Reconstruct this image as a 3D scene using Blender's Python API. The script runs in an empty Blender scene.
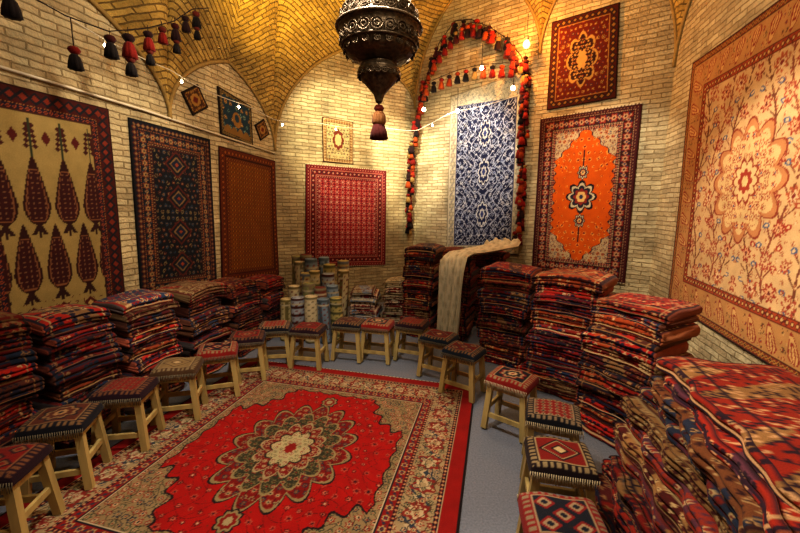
import bpy, math, numpy as np
from mathutils import Vector, Matrix
rng=np.random.RandomState(7)
pi=math.pi

# ---------------------------------------------------------------- helpers
def lin(c):
    if isinstance(c,str):
        c=[int(c[i:i+2],16)/255 for i in (0,2,4)]
    c=np.array(c,float)
    return np.where(c<=.04045,c/12.92,((c+.055)/1.055)**2.4)

class Acc:
    def __init__(s): s.v=[];s.c=[];s.uv=[];s.p=[];s.n=0
    def add(s,V,C,polys,mat=0,smooth=True,UV=None):
        V=np.asarray(V,float).reshape(-1,3)
        C=np.broadcast_to(np.asarray(C,float),V.shape)
        s.v.append(V);s.c.append(C)
        s.uv.append(np.zeros((len(V),2)) if UV is None else np.asarray(UV,float).reshape(-1,2))
        for q in polys:
            q=np.asarray(q,int)
            if q.ndim==1:q=q[None]
            s.p.append((q+s.n,mat,smooth))
        s.n+=len(V)
    def grid(s,P,C=(.5,.5,.5),mat=0,wu=False,wv=False,smooth=True,UV=None,caps=False):
        ny,nx=P.shape[:2]
        C=np.asarray(C,float)
        if C.ndim==1:C=np.broadcast_to(C,P.shape)
        I=np.arange(ny*nx).reshape(ny,nx)
        J=I
        if wu:J=np.concatenate([J,J[:,:1]],1)
        if wv:J=np.concatenate([J,J[:1]],0)
        q=np.stack([J[:-1,:-1],J[:-1,1:],J[1:,1:],J[1:,:-1]],-1).reshape(-1,4)
        polys=[q]
        if caps: polys+= [I[0,::-1],I[-1]]
        s.add(P.reshape(-1,3),C.reshape(-1,3),polys,mat,smooth,UV)
    def box(s,c,sz,col=(.5,.5,.5),mat=0,yaw=0,M=None):
        x,y,z=[a/2 for a in sz]
        V=np.array([[i,j,k] for i in(-x,x) for j in(-y,y) for k in(-z,z)],float)
        if M is not None: V=V@np.array(M).T
        a=math.radians(yaw);R=np.array([[math.cos(a),-math.sin(a),0],[math.sin(a),math.cos(a),0],[0,0,1]])
        V=V@R.T+np.array(c)
        s.add(V,col,[np.array([[0,1,3,2],[4,6,7,5],[0,4,5,1],[2,3,7,6],[0,2,6,4],[1,5,7,3]])],mat,False)
    def hexa(s,bot,top,col,mat=0):
        V=np.array(list(bot)+list(top),float)
        s.add(V,col,[np.array([[3,2,1,0],[4,5,6,7],[0,1,5,4],[1,2,6,5],[2,3,7,6],[3,0,4,7]])],mat,False)
    def tube(s,pts,r,col=(.5,.5,.5),mat=0,n=6):
        pts=np.asarray(pts,float);m=len(pts)
        r=np.broadcast_to(np.asarray(r,float),(m,))
        t=np.gradient(pts,axis=0);t/=np.linalg.norm(t,axis=1)[:,None]+1e-9
        up=np.array([0,0,1.]) if abs(t[:,2]).mean()<.8 else np.array([1.,0,0])
        a=np.cross(t,up);a/=np.linalg.norm(a,axis=1)[:,None]+1e-9
        b=np.cross(t,a)
        th=np.arange(n)*2*pi/n
        P=pts[:,None]+r[:,None,None]*(np.cos(th)[None,:,None]*a[:,None]+np.sin(th)[None,:,None]*b[:,None])
        s.grid(P,col,mat,wu=True,caps=True)
    def lathe(s,c,prof,col=(.5,.5,.5),mat=0,n=24,ridge=0,nr=12,C=None):
        prof=np.asarray(prof,float)
        th=np.arange(n)*2*pi/n
        rr=prof[:,0][:,None]*(1+ridge*np.cos(nr*th))[None]
        P=np.stack([c[0]+rr*np.cos(th),c[1]+rr*np.sin(th),np.broadcast_to(c[2]+prof[:,1][:,None],rr.shape)],-1)
        s.grid(P,col if C is None else C,mat,wu=True,caps=True)
    def build(s,name,mats,loc=(0,0,0)):
        V=np.concatenate(s.v)-np.array(loc);C=np.concatenate(s.c);UV=np.concatenate(s.uv)
        me=bpy.data.meshes.new(name)
        li=[];tot=[];mi=[];sm=[]
        for q,m,f in s.p:
            li.append(q.ravel());tot.append(np.full(len(q),q.shape[1]));mi.append(np.full(len(q),m));sm.append(np.full(len(q),f))
        li=np.concatenate(li).astype(np.int32);tot=np.concatenate(tot);mi=np.concatenate(mi);sm=np.concatenate(sm)
        st=np.concatenate([[0],np.cumsum(tot)[:-1]])
        me.vertices.add(len(V));me.vertices.foreach_set("co",V.astype(np.float32).ravel())
        me.loops.add(len(li));me.loops.foreach_set("vertex_index",li)
        me.polygons.add(len(tot));me.polygons.foreach_set("loop_start",st.astype(np.int32))
        me.polygons.foreach_set("loop_total",tot.astype(np.int32))
        me.polygons.foreach_set("material_index",mi.astype(np.int32))
        me.polygons.foreach_set("use_smooth",sm.astype(bool))
        ca=me.color_attributes.new("Col",'FLOAT_COLOR','POINT')
        ca.data.foreach_set("color",np.concatenate([C,np.ones((len(C),1))],1).astype(np.float32).ravel())
        ul=me.uv_layers.new(name="UVMap")
        ul.data.foreach_set("uv",UV[li].astype(np.float32).ravel())
        for m in mats:me.materials.append(m)
        me.update(calc_edges=True);me.validate()
        o=bpy.data.objects.new(name,me);bpy.context.collection.objects.link(o);o.location=loc
        return o

# ---------------------------------------------------------------- materials
def newmat(name):
    m=bpy.data.materials.new(name);m.use_nodes=True
    nt=m.node_tree;b=nt.nodes["Principled BSDF"];return m,nt,b
def link(nt,a,b):nt.links.new(a,b)
def wool(name="wool_pile",bump=.35,scale=260,gain=1.0,sheen=.05):
    m,nt,b=newmat(name)
    at=nt.nodes.new("ShaderNodeAttribute");at.attribute_name="Col"
    no=nt.nodes.new("ShaderNodeTexNoise");no.inputs["Scale"].default_value=scale;no.inputs["Detail"].default_value=2
    tc=nt.nodes.new("ShaderNodeTexCoord");link(nt,tc.outputs["Object"],no.inputs["Vector"])
    n2=nt.nodes.new("ShaderNodeTexNoise");n2.inputs["Scale"].default_value=9;link(nt,tc.outputs["Object"],n2.inputs["Vector"])
    mr=nt.nodes.new("ShaderNodeMapRange");mr.inputs[1].default_value=.25;mr.inputs[2].default_value=.75;mr.inputs[3].default_value=.62*gain;mr.inputs[4].default_value=1.3*gain
    ad=nt.nodes.new("ShaderNodeMath");ad.operation='MULTIPLY_ADD';ad.inputs[1].default_value=.6;link(nt,no.outputs[0],ad.inputs[0])
    ml=nt.nodes.new("ShaderNodeMath");ml.operation='MULTIPLY';ml.inputs[1].default_value=.4;link(nt,n2.outputs[0],ml.inputs[0]);link(nt,ml.outputs[0],ad.inputs[2])
    link(nt,ad.outputs[0],mr.inputs[0])
    vm=nt.nodes.new("ShaderNodeVectorMath");vm.operation='SCALE';link(nt,at.outputs["Color"],vm.inputs[0]);link(nt,mr.outputs[0],vm.inputs["Scale"])
    link(nt,vm.outputs[0],b.inputs["Base Color"])
    b.inputs["Roughness"].default_value=.88
    b.inputs["Sheen Weight"].default_value=sheen
    b.inputs["Specular IOR Level"].default_value=.2
    bp=nt.nodes.new("ShaderNodeBump");bp.inputs["Strength"].default_value=bump;bp.inputs["Distance"].default_value=.004
    link(nt,no.outputs[0],bp.inputs["Height"]);link(nt,bp.outputs[0],b.inputs["Normal"])
    return m
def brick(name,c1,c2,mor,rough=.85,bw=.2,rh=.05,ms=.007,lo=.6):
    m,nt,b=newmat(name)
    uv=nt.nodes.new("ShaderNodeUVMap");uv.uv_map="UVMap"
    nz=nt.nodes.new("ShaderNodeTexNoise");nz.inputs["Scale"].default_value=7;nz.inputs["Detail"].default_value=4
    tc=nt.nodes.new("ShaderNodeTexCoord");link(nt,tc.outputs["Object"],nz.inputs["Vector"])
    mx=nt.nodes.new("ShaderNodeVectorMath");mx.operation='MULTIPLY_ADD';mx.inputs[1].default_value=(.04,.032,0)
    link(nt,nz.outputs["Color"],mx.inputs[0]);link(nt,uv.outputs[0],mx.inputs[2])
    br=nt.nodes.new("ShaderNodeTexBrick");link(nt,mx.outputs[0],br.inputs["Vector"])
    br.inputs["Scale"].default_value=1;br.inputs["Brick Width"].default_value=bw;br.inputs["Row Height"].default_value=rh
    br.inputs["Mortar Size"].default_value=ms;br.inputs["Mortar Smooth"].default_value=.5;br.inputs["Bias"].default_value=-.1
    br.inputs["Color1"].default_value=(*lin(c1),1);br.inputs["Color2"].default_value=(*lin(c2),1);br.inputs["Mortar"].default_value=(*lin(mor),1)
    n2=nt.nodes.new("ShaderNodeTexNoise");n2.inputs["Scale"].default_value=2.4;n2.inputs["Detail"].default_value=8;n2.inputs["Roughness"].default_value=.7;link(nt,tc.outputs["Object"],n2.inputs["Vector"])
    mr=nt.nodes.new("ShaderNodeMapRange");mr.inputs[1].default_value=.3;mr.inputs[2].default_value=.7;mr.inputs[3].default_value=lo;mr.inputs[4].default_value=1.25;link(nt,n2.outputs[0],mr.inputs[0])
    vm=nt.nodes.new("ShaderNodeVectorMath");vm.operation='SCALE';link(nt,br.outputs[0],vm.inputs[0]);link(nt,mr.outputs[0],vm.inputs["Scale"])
    link(nt,vm.outputs[0],b.inputs["Base Color"]);b.inputs["Roughness"].default_value=rough
    n3=nt.nodes.new("ShaderNodeTexNoise");n3.inputs["Scale"].default_value=38;n3.inputs["Detail"].default_value=4;link(nt,tc.outputs["Object"],n3.inputs["Vector"])
    hh=nt.nodes.new("ShaderNodeMath");hh.operation='MULTIPLY_ADD';hh.inputs[1].default_value=-1.0;link(nt,br.outputs["Fac"],hh.inputs[0]);link(nt,n3.outputs[0],hh.inputs[2])
    bp=nt.nodes.new("ShaderNodeBump");bp.inputs["Strength"].default_value=.9;bp.inputs["Distance"].default_value=.018
    link(nt,hh.outputs[0],bp.inputs["Height"]);link(nt,bp.outputs[0],b.inputs["Normal"])
    return m
def simple(name,col,rough=.6,metal=0,nscale=30,var=.35,bump=.2,stretch=(1,1,1)):
    m,nt,b=newmat(name)
    tc=nt.nodes.new("ShaderNodeTexCoord");mp=nt.nodes.new("ShaderNodeMapping");mp.inputs["Scale"].default_value=stretch
    link(nt,tc.outputs["Object"],mp.inputs[0])
    no=nt.nodes.new("ShaderNodeTexNoise");no.inputs["Scale"].default_value=nscale;no.inputs["Detail"].default_value=5;link(nt,mp.outputs[0],no.inputs["Vector"])
    mr=nt.nodes.new("ShaderNodeMapRange");mr.inputs[1].default_value=.25;mr.inputs[2].default_value=.75;mr.inputs[3].default_value=1-var;mr.inputs[4].default_value=1+var;link(nt,no.outputs[0],mr.inputs[0])
    vm=nt.nodes.new("ShaderNodeVectorMath");vm.operation='SCALE';vm.inputs[0].default_value=tuple(lin(col));link(nt,mr.outputs[0],vm.inputs["Scale"])
    link(nt,vm.outputs[0],b.inputs["Base Color"]);b.inputs["Roughness"].default_value=rough;b.inputs["Metallic"].default_value=metal
    bp=nt.nodes.new("ShaderNodeBump");bp.inputs["Strength"].default_value=bump;bp.inputs["Distance"].default_value=.005
    link(nt,no.outputs[0],bp.inputs["Height"]);link(nt,bp.outputs[0],b.inputs["Normal"])
    return m
def emis(name,col,s):
    m,nt,b=newmat(name);b.inputs["Emission Color"].default_value=(*lin(col),1);b.inputs["Emission Strength"].default_value=s
    b.inputs["Base Color"].default_value=(*lin(col),1);return m

M_WOOL=wool();M_WALL=brick("pale_brick",'c6b892','a4926e','94835f',ms=.006,lo=.5);M_VAULT=brick("brick_gold_lit",'bc9e54','967a38','6e5828',bw=.22,rh=.058,ms=.008,lo=.45)  # vault brick: golden lamplight put into its base colour
M_FLOOR=simple("grey_floor_carpet",'6a6f7a',.92,0,90,.25,.5)
M_WOOD=simple("pine_wood",'a8935c',.55,0,14,.35,.15,(1,1,.15))
M_METAL=simple("blackened_metal",'5c4e3c',.42,.75,60,.6,.9)
M_WIRE=simple("white_cable",'c8c0ac',.5,0,10,.05,.0)
M_DARK=simple("dark_cord",'1c1512',.8,0,10,.1,.0)
M_BULB=emis("bulb_glow",'fff0cc',30)
M_AMBER=emis("amber_bulb_glow",'ff9838',18)

# ---------------------------------------------------------------- room plan
def pt(P,az,s): a=math.radians(az);return np.array([P[0]+math.sin(a)*s,P[1]+math.cos(a)*s])
LP,LA=(-1.75,5.4),15
BP,BA=(-1.75,5.4),60
RP,RA=(.21,6.53),128
QP,QA=(2.95,4.39),195
c_m=(*pt(LP,LA,-4.1),2.5);c0=(*pt(LP,LA,-1.72),2.4);c1=(-1.75,5.4,2.35);c2=(.21,6.53,3.2)
c3=(*pt(RP,RA,2.0),3.6);c4=(2.95,4.39,3.15);c5=(*pt(QP,QA,2.9),3.1);c6=(1.61,-.64,2.8)
c7=(.7,-1.9,2.6);c8=(-1.2,-2.2,2.6);c9=(-2.6,-1.0,2.6)
bays=[(c_m,c0,3.3,"wall_left"),(c0,c1,3.2,"wall_left"),(c1,c2,3.9,"wall_back"),(c2,c3,4.9,"wall_alcove"),(c3,c4,4.75,"wall_back_right"),
 (c4,c5,4.4,"wall_right"),(c5,c6,3.9,"wall_right"),(c6,c7,3.4,"wall_front_right"),(c7,c8,3.6,"wall_front"),(c8,c9,3.4,"wall_front_left"),(c9,c_m,3.6,"wall_left")]
O=np.array([0,2.3,5.5])
def arch(A,zm,M,n=25):
    th=np.linspace(0,1,n)*math.radians(62)
    fr=(1-np.cos(th))/(1-math.cos(math.radians(62)));zz=np.sin(th)/math.sin(math.radians(62))
    A=np.array(A)
    return np.stack([A[0]+(M[0]-A[0])*fr,A[1]+(M[1]-A[1])*fr,A[2]+(zm-A[2])*zz],-1)
def rib(A,n=25):
    th=np.linspace(0,1,n)*pi/2;A=np.array(A);fr=1-np.cos(th)
    return np.stack([A[0]+(O[0]-A[0])*fr,A[1]+(O[1]-A[1])*fr,A[2]+(O[2]-A[2])*np.sin(th)],-1)
walls={};vault=Acc();trimA=Acc()
for A,B,zm,nm in bays:
    w=walls.setdefault(nm,Acc())
    A3=np.array(A);B3=np.array(B);M=(A3+B3)/2
    for k,(S,E) in enumerate(((A3,B3),(B3,A3))):
        ar=arch(S,zm,M);rb=rib(S)
        rows=np.linspace(0,1,4)
        P=np.stack([np.stack([ar[:,0],ar[:,1],ar[:,2]*r],-1) for r in rows])
        dist=np.linalg.norm(P[...,:2]-A3[:2],axis=-1)
        UV=np.stack([dist,P[...,2]],-1)
        w.grid(P,(.5,.5,.5),0,smooth=False,UV=UV)
        t=np.linspace(0,1,14)
        V=ar[:,None]*(1-t)[None,:,None]+rb[:,None]*t[None,:,None]
        V[...,2]+=(np.sin(t*pi)*.10)[None]*np.linspace(0,1,25)[:,None]
        arc=np.concatenate([[0],np.cumsum(np.linalg.norm(np.diff(rb,axis=0),axis=1))])
        arc2=np.concatenate([[0],np.cumsum(np.linalg.norm(np.diff(ar,axis=0),axis=1))])
        ln=np.linalg.norm(rb-ar,axis=1)
        UV=np.stack([ln[:,None]*t[None]*(1 if k else -1),arc2[:,None]*(1-t)[None]+arc[:,None]*t[None]],-1)
        vault.grid(V,(.5,.5,.5),0,UV=UV)
        if nm in("wall_left","wall_back","wall_alcove","wall_back_right","wall_right"):
            inn=np.array([O[0],O[1]])-M[:2];inn/=np.linalg.norm(inn)
            pp=ar.copy();pp[:,:2]+=inn*.012;pp[:,2]-=.012
            trimA.tube(pp,.022,(.5,.5,.5),0,n=4)
for nm,w in walls.items(): w.build(nm,[M_WALL])
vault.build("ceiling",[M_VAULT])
trimA.build("trim_arches",[simple("arch_plaster",'947a44',.85,0,25,.2,.4)])
fa=Acc();cs=[b[0] for b in bays];fa.add([[c[0],c[1],0] for c in cs],(.5,.5,.5),[np.arange(len(cs))],0,False);fa.build("floor",[M_FLOOR])
for i,(A,B,zm,nm) in enumerate(bays):
    A=np.array(A[:2]);B=np.array(B[:2]);d=B-A;L=np.linalg.norm(d);mid=(A+B)/2
    inn=np.array([O[0],O[1]])-mid;n=np.array([-d[1],d[0]])/L
    if n@inn<0:n=-n
    a=Acc();a.box((*(mid+n*.012),.05),(L-.06,.02,.10),yaw=math.degrees(math.atan2(d[1],d[0])))
    a.build("baseboard_"+nm.replace("wall_","")+("" if i not in(1,6,10) else "_%d"%i),[simple("plinth_stone",'6f6450',.8)])

# ---------------------------------------------------------------- rug painter
def hs(i,j,seed):
    v=np.sin(i*127.1+j*311.7+seed*74.7)*43758.5453
    return v-np.floor(v)
class Rug:
    def __init__(s,w,h,res,base):
        nx=int(w/res)+1;ny=int(h/res)+1
        s.w=w;s.h=h
        s.X,s.Y=np.meshgrid(np.linspace(-w/2,w/2,nx),np.linspace(-h/2,h/2,ny))
        s.I=np.zeros((ny,nx,3))+lin(base)
        dx=w/2-abs(s.X);dy=h/2-abs(s.Y)
        s.d=np.minimum(dx,dy);s.a=np.where(dx<dy,s.Y,s.X)
    def f(s,m,c): s.I[m]=lin(c)
    def flowers(s,m,cell,seed,cols,size=.42,sym=True,pet=6,X=None,Y=None):
        x=abs(s.X) if sym and X is None else (s.X if X is None else X);y=abs(s.Y) if sym and Y is None else (s.Y if Y is None else Y)
        j=np.floor(y/cell);x2=x+(j%2)*cell*.5;i=np.floor(x2/cell)
        jx=(hs(i,j,seed)-.5)*cell*.3;jy=(hs(i,j,seed+3)-.5)*cell*.3
        lx=x2-(i+.5)*cell-jx;ly=y-(j+.5)*cell-jy
        r=np.hypot(lx,ly);th=np.arctan2(ly,lx);h=hs(i,j,seed+9)
        R=cell*size*(.65+.45*h)*(.82+.22*np.cos(pet*th+h*6))
        ci=(hs(i,j,seed+5)*len(cols)).astype(int)
        for k,cc in enumerate(cols):
            q=m&(ci==k);s.f(q&(r<R),cc[0]);s.f(q&(r<R*.62),cc[1]);s.f(q&(r<R*.28),cc[2] if len(cc)>2 else cc[0])
    def vines(s,m,cell,col,th=.12,sym=True,ph=0):
        x=abs(s.X) if sym else s.X;y=abs(s.Y) if sym else s.Y;k=2*pi/cell
        g1=np.sin(k*x+1.7*np.sin(k*y*.5+ph)+ph);g2=np.sin(k*y+1.7*np.sin(k*x*.5+1+ph))
        s.f(m&((abs(g1)<th)|(abs(g2)<th)),col)
    def band(s,d0,w,base,style=None,c1=None,c2=None,c3=None,sp=None):
        m=(s.d>=d0)&(s.d<d0+w);s.f(m,base);e=s.d-d0-w/2;sp=sp or w*1.3
        la=((s.a/sp)%1-.5)*sp
        if style=='ros':
            s.f(m&(abs(e-w*.28*np.sin(2*pi*s.a/sp))<w*.05),c3 or c2)
            r=np.hypot(la,e);th=np.arctan2(e,la);k=1+.18*np.cos(6*th)
            s.f(m&(r<w*.38*k),c1);s.f(m&(r<w*.24*k),c2);s.f(m&(r<w*.1),base)
            lb=(((s.a/sp)+.5)%1-.5)*sp;r=abs(lb)*1.2+abs(e)
            s.f(m&(r<w*.24),c2);s.f(m&(r<w*.12),c3 or c1)
        elif style=='dia':
            r=abs(la)+abs(e);s.f(m&(r<w*.48),c1);s.f(m&(r<w*.26),c2)
        elif style=='dash':
            s.f(m&(((s.a/sp)%1)<.5),c1)
        elif style=='boteh':
            x=la+.35*(e+w*.2)
            tp=np.clip((w*.45-e)/(w*.9),0,1)
            for kk,cc in((1,c1),(.72,c2),(.42,c1),(.18,c2)):
                q=(abs(x)<w*.30*kk*np.sqrt(tp)*np.clip((e+w*(.40+.05*kk))/(w*.2),0,1)**.5)&(e<w*.45*kk);s.f(m&q,cc)
        return d0+w
    def med(s,cx,cy,rx,ry,n,col,amp=.1,mask=None,pw=1,scal=None):
        x=(s.X-cx)/rx;y=(s.Y-cy)/ry;r=np.hypot(x,y);th=np.arctan2(y,x)
        m=r<(1-amp+amp*abs(np.cos(n*th/2))**pw*2-amp)
        if mask is not None:m&=mask
        s.f(m,col);return m
    def fringe(s,e,col='c8bca0',vert=True):
        q=abs(s.Y)>s.h/2-e if vert else abs(s.X)>s.w/2-e
        s.f(q,col);t=s.X if vert else s.Y;s.f(q&((np.floor(t/.012)%3)==0),'6a5a40')
    def obj(s,name,to3,thick=.012,wave=.006,mat=None,seed=0):
        off=wave*(np.sin(s.X*5+seed)*.6+np.sin(s.Y*3.1+s.X*2+seed*2)*.6+1)+thick
        X=np.pad(s.X,1,mode='edge');Y=np.pad(s.Y,1,mode='edge');off=np.pad(off,1,constant_values=.002)
        I=np.pad(s.I,((1,1),(1,1),(0,0)),mode='edge')
        P=to3(X,Y,off);a=Acc();a.grid(P,I,0)
        c=P.reshape(-1,3).mean(0)
        return a.build(name,[mat or M_WOOL],tuple(c))

def wallmap(P,az,corners):
    a=math.radians(az);dr=np.array([math.sin(a),math.cos(a)]);n=np.array([dr[1],-dr[0]])
    mid=np.array(P)+dr*1.0
    if n@(O[:2]-mid)<0:n=-n
    C=np.array(corners,float)
    def f(w,h):
        def to3(X,Y,off):
            u=(X/w+.5)[...,None];v=(Y/h+.5)[...,None]
            q=C[0]*(1-u)*(1-v)+C[1]*u*(1-v)+C[2]*u*v+C[3]*(1-u)*v
            xy=np.array(P)+q[...,:1]*dr+off[...,None]*n
            return np.concatenate([xy,q[...,1:]],-1)
        return to3
    return f

# --- left rug 1: cypress rug
w,h=.95,1.75
R=Rug(w,h,.0075,'201418')
d=R.band(0,.012,'2a0d0c');d=R.band(d,.095,'3e1110','dia','15161f','6e281a',sp=.07);d=R.band(d,.012,'8a5a34','dash','2a1010',sp=.02)
d=R.band(d,.03,'1c1626','dia','8a4026','2c1418',sp=.035);F=R.d>d;R.f(F,'8c7a4c')
R.f(F&(R.d<d+.012),'3a1a16')
def cyp(cx,cy,hh,ww):
    y=(R.Y-cy)/hh;x=(R.X-cx)/ww
    t=np.clip(y+.5,0,1);prof=np.where(t<.3,np.sqrt(np.clip(1-((.3-t)/.3)**2,0,1)),np.clip(1-(t-.3)/.7,0,1)**.75)
    m=F&(abs(y)<.5)&(abs(x)<prof*.5);R.f(m,'2c0f0e')
    q=F&(t>.05)&(t<.8)&(abs(x)<prof*.40);R.f(q,'744a30')
    q=F&(t>.07)&(t<.78)&(abs(x)<prof*.35);R.f(q,'341012')
    R.f(q&(abs(((t*14)%1)-.5)+abs(((x*5)%1)-.5)<.22),'74503a')
    R.f(F&(abs(x)<.05)&(y<-.48)&(y>-.68),'2c1412')
    R.f(F&(abs(abs(x)-(y+.5)*-1.6)<.09)&(y<-.5)&(y>-.64),'2c1412')
for cx in(-.285,-.095,.095,.285): cyp(cx,.20,.48,.165)
for cx in(-.19,0,.19): cyp(cx,-.27,.48,.165)
for cx in(-.33,.33): cyp(cx,-.27,.46,.09)
for cx in(-.285,-.095,.095,.285):
    for k in range(5):
        for sg in(-1,1):
            R.f(F&(abs(R.X-cx-sg*.026*(1-k*.12))+abs(R.Y-.50-k*.034)<.020),'3a1412')
    R.f(F&(abs(R.X-cx)<.006)&(R.Y>.43)&(R.Y<.68),'2a3020')
for cx in(-.19,0,.19):
    R.f(F&(abs(R.X-cx)+abs(R.Y+.66)<.05),'4a1614');R.f(F&(abs(R.X-cx)+abs(R.Y+.66)<.022),'b09058')
    R.f(F&(abs(R.X-cx)+abs(R.Y-.56)*.6<.03),'4a1614')
R.flowers(F&(R.Y<-.58),.06,4,[('4a1614','9c8658','4a1614')],.22)
R.obj("cypress_motif_wall_rug",wallmap(LP,LA,[(-3.27,.62),(-2.34,.62),(-2.32,2.335),(-3.25,2.335)])(w,h))
# --- left rug 2 : navy
w,h=.94,1.62
R=Rug(w,h,.0075,'10121c')
d=R.band(0,.02,'0b0c14');d=R.band(d,.05,'10131f','dia','4e2018','7a6040',sp=.045);d=R.band(d,.010,'8a5430','dash','20141a',sp=.018)
d=R.band(d,.085,'12141f','ros','5c2a1c','8a6c48','2c3a48',sp=.10);d=R.band(d,.010,'8a5430','dash','20141a',sp=.018);d=R.band(d,.03,'3c1614','dia','12141f','8a6c48',sp=.03)
F=R.d>d;R.f(F,'0d0f18')
R.flowers(F,.055,4,[('5c2a1e','12141f','8a7050'),('28384a','6c5034','12141f'),('6c6044','3c1614','12141f')],.36)
for k in(-.48,-.16,.16,.48):
    for q,c in((.13,'4a1c16'),(.108,'0f111a'),(.078,'6a5438'),(.06,'141c30'),(.02,'7a3420')):
        R.f(F&(abs(R.X)*.9+abs(R.Y-k)<q),c)
R.obj("navy_wall_rug",wallmap(LP,LA,[(-2.19,.71),(-1.27,.64),(-1.23,2.285),(-2.15,2.31)])(w,h),seed=1)
# --- left rug 3 : rust
w,h=1.1,1.58
R=Rug(w,h,.01,'5a2810')
d=R.band(0,.02,'3a1408');d=R.band(d,.07,'5c240c','dia','2c1208','8c4c1c',sp=.06);d=R.band(d,.012,'2a1008');d=R.band(d,.04,'6c3010','dia','2c1208','986028',sp=.04)
F=R.d>d;R.f(F,'74400f')
i=np.floor(R.X/.055);j=np.floor(R.Y/.05);lx=(R.X/.055-i-.5);ly=(R.Y/.05-j-.5);r=abs(lx)+abs(ly)
R.f(F&(r<.42),'38180a');R.f(F&(r<.26),'9a6420');R.f(F&(r<.12),'4a100c')
R.obj("rust_wall_rug",wallmap(LP,LA,[(-1.18,.70),(-.03,.60),(-.03,2.2),(-1.1,2.24)])(w,h),seed=2)
# --- back rug : bokhara
w,h=1.32,1.52
R=Rug(w,h,.009,'6a1c20')
d=R.band(0,.015,'4a1014');d=R.band(d,.05,'7a1c24','dia','3a1018','b87060',sp=.045);d=R.band(d,.010,'b07060');d=R.band(d,.07,'66141c','dia','2c1420','b87868',sp=.07);d=R.band(d,.010,'b07060');d=R.band(d,.04,'7a1c24','dia','2c1420','b87868',sp=.035)
F=R.d>d;R.f(F,'8e1f2a')
cx,cy=.09,.075
i=np.round(R.X/cx);j=np.round(R.Y/cy);lx=(R.X-i*cx)/cx;ly=(R.Y-j*cy)/cy;r=np.maximum(abs(lx),abs(ly)*.9)+.35*np.minimum(abs(lx),abs(ly))
R.f(F&(r<.40),'c87868');R.f(F&(r<.33),'741420');R.f(F&(r<.18),'d0958a');R.f(F&(r<.09),'2c1828')
R.f(F&((abs(lx)<.035)|(abs(ly)<.04))&(r>.2),'4a1420')
i=np.floor(R.X/cx);j=np.floor(R.Y/cy);lx=R.X/cx-i-.5;ly=R.Y/cy-j-.5;R.f(F&(abs(lx)+abs(ly)<.16),'401424')
R.fringe(.015)
R.obj("red_bokhara_wall_rug",wallmap(BP,BA,[(.38,.68),(1.73,.62),(1.73,2.18),(.42,2.2)])(w,h),seed=3)
# --- small cream rug
w,h=.48,.63
R=Rug(w,h,.008,'c8b078')
d=R.band(0,.014,'4a2c18');d=R.band(d,.04,'b89c70','dia','5a2c1c','9c7840',sp=.04);d=R.band(d,.008,'3a2014')
F=R.d>d;R.f(F,'b8a678');R.flowers(F,.05,2,[('5a2018','a08048','304050'),('3a4a30','b8a070','6a3022'),('283440','b8a070','5a2018')],.44)
R.med(0,.02,.09,.15,8,'6a2c20',.1,F);R.med(0,.02,.055,.09,8,'b8a878',.1,F)
R.obj("small_cream_wall_rug",wallmap(BP,BA,[(.68,2.24),(1.16,2.23),(1.16,2.85),(.68,2.87)])(w,h),seed=3)
# --- blue picture rug and two diamond rugs
w,h=.55,.52
R=Rug(w,h,.009,'1a2430')
d=R.band(0,.015,'20160f');d=R.band(d,.035,'3a3020','dia','8a7038','20303c',sp=.035);F=R.d>d;R.f(F,'1a3444')
R.flowers(F,.09,8,[('a08040','6a2a1c','c0b080'),('6a9088','1a2430','a08040')],.34,sym=False)
R.f(F&(R.Y<-.12)&(abs(np.sin(R.X*30))*.05>R.Y+.16),'7a5a2c')
R.f(F&(np.hypot(R.X*1.2,R.Y+.02)<.09),'8a6430');R.f(F&(np.hypot(R.X*1.3,R.Y-.0)<.05),'203848')
R.obj("blue_pictorial_wall_rug",wallmap(LP,LA,[(-1.06,2.37),(-.50,2.32),(-.50,2.80),(-1.07,2.87)])(w,h),seed=4)
for (cs_,cz,q) in((-1.40,2.64,.17),(-.29,2.56,.15)):
    R=Rug(.25,.25,.009,'2a1a12');d=R.band(0,.02,'1c120c');d=R.band(d,.03,'5a3018','dia','a07838','1c120c',sp=.03);F=R.d>d;R.f(F,'3a2414')
    R.med(0,0,.07,.07,8,'946c34',.1,F);R.med(0,0,.035,.035,4,'5a1c14',.1,F)
    R.obj("small_diamond_rug",wallmap(LP,LA,[(cs_-.04,cz-q*.95),(cs_+q,cz-.03),(cs_+.04,cz+q*.95),(cs_-q,cz+.03)])(.25,.25))
# --- blue arabesque rug
w,h=1.25,2.45
R=Rug(w,h,.0085,'cfc7b0')
R.f(R.X<9,'b8ae94')
d=R.band(0,.015,'8a8068');d=R.band(d,.12,'b4aa90','ros','84806c','a09478','6a6c74',sp=.13)
tb=(R.Y>h/2-.16-.16*(R.X/w+.5));R.f(tb&(R.d>.015),'b0a68c')
R.vines(tb&(R.d>.015),.13,'7a7664',.14);R.flowers(tb&(R.d>.015),.075,5,[('6c6c66','c0b698','4a4c60')],.36)
F=(R.d>d+.015)&~(R.Y>h/2-.175-.16*(R.X/w+.5));R.f((R.d>d)&~tb,'4a4c60');R.f(F,'131834')
x=abs(R.X);y=R.Y
for cell,ph,th in((.26,0,.12),(.19,1.3,.09)):
    k=2*pi/cell
    g=np.sin(k*x+2.4*np.sin(k*y*.5+ph));R.f(F&(abs(g)<th),'aab0c0')
    g=np.sin(k*y*.8+2.6*np.sin(k*x*.5+ph));R.f(F&(abs(g)<th*.9),'98a0b4')
R.flowers(F,.075,5,[('b8bac0','141c40','b8bac0'),('8c94a8','3c4468','141c40'),('141c40','a8acb8','141c40')],.36)
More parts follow.
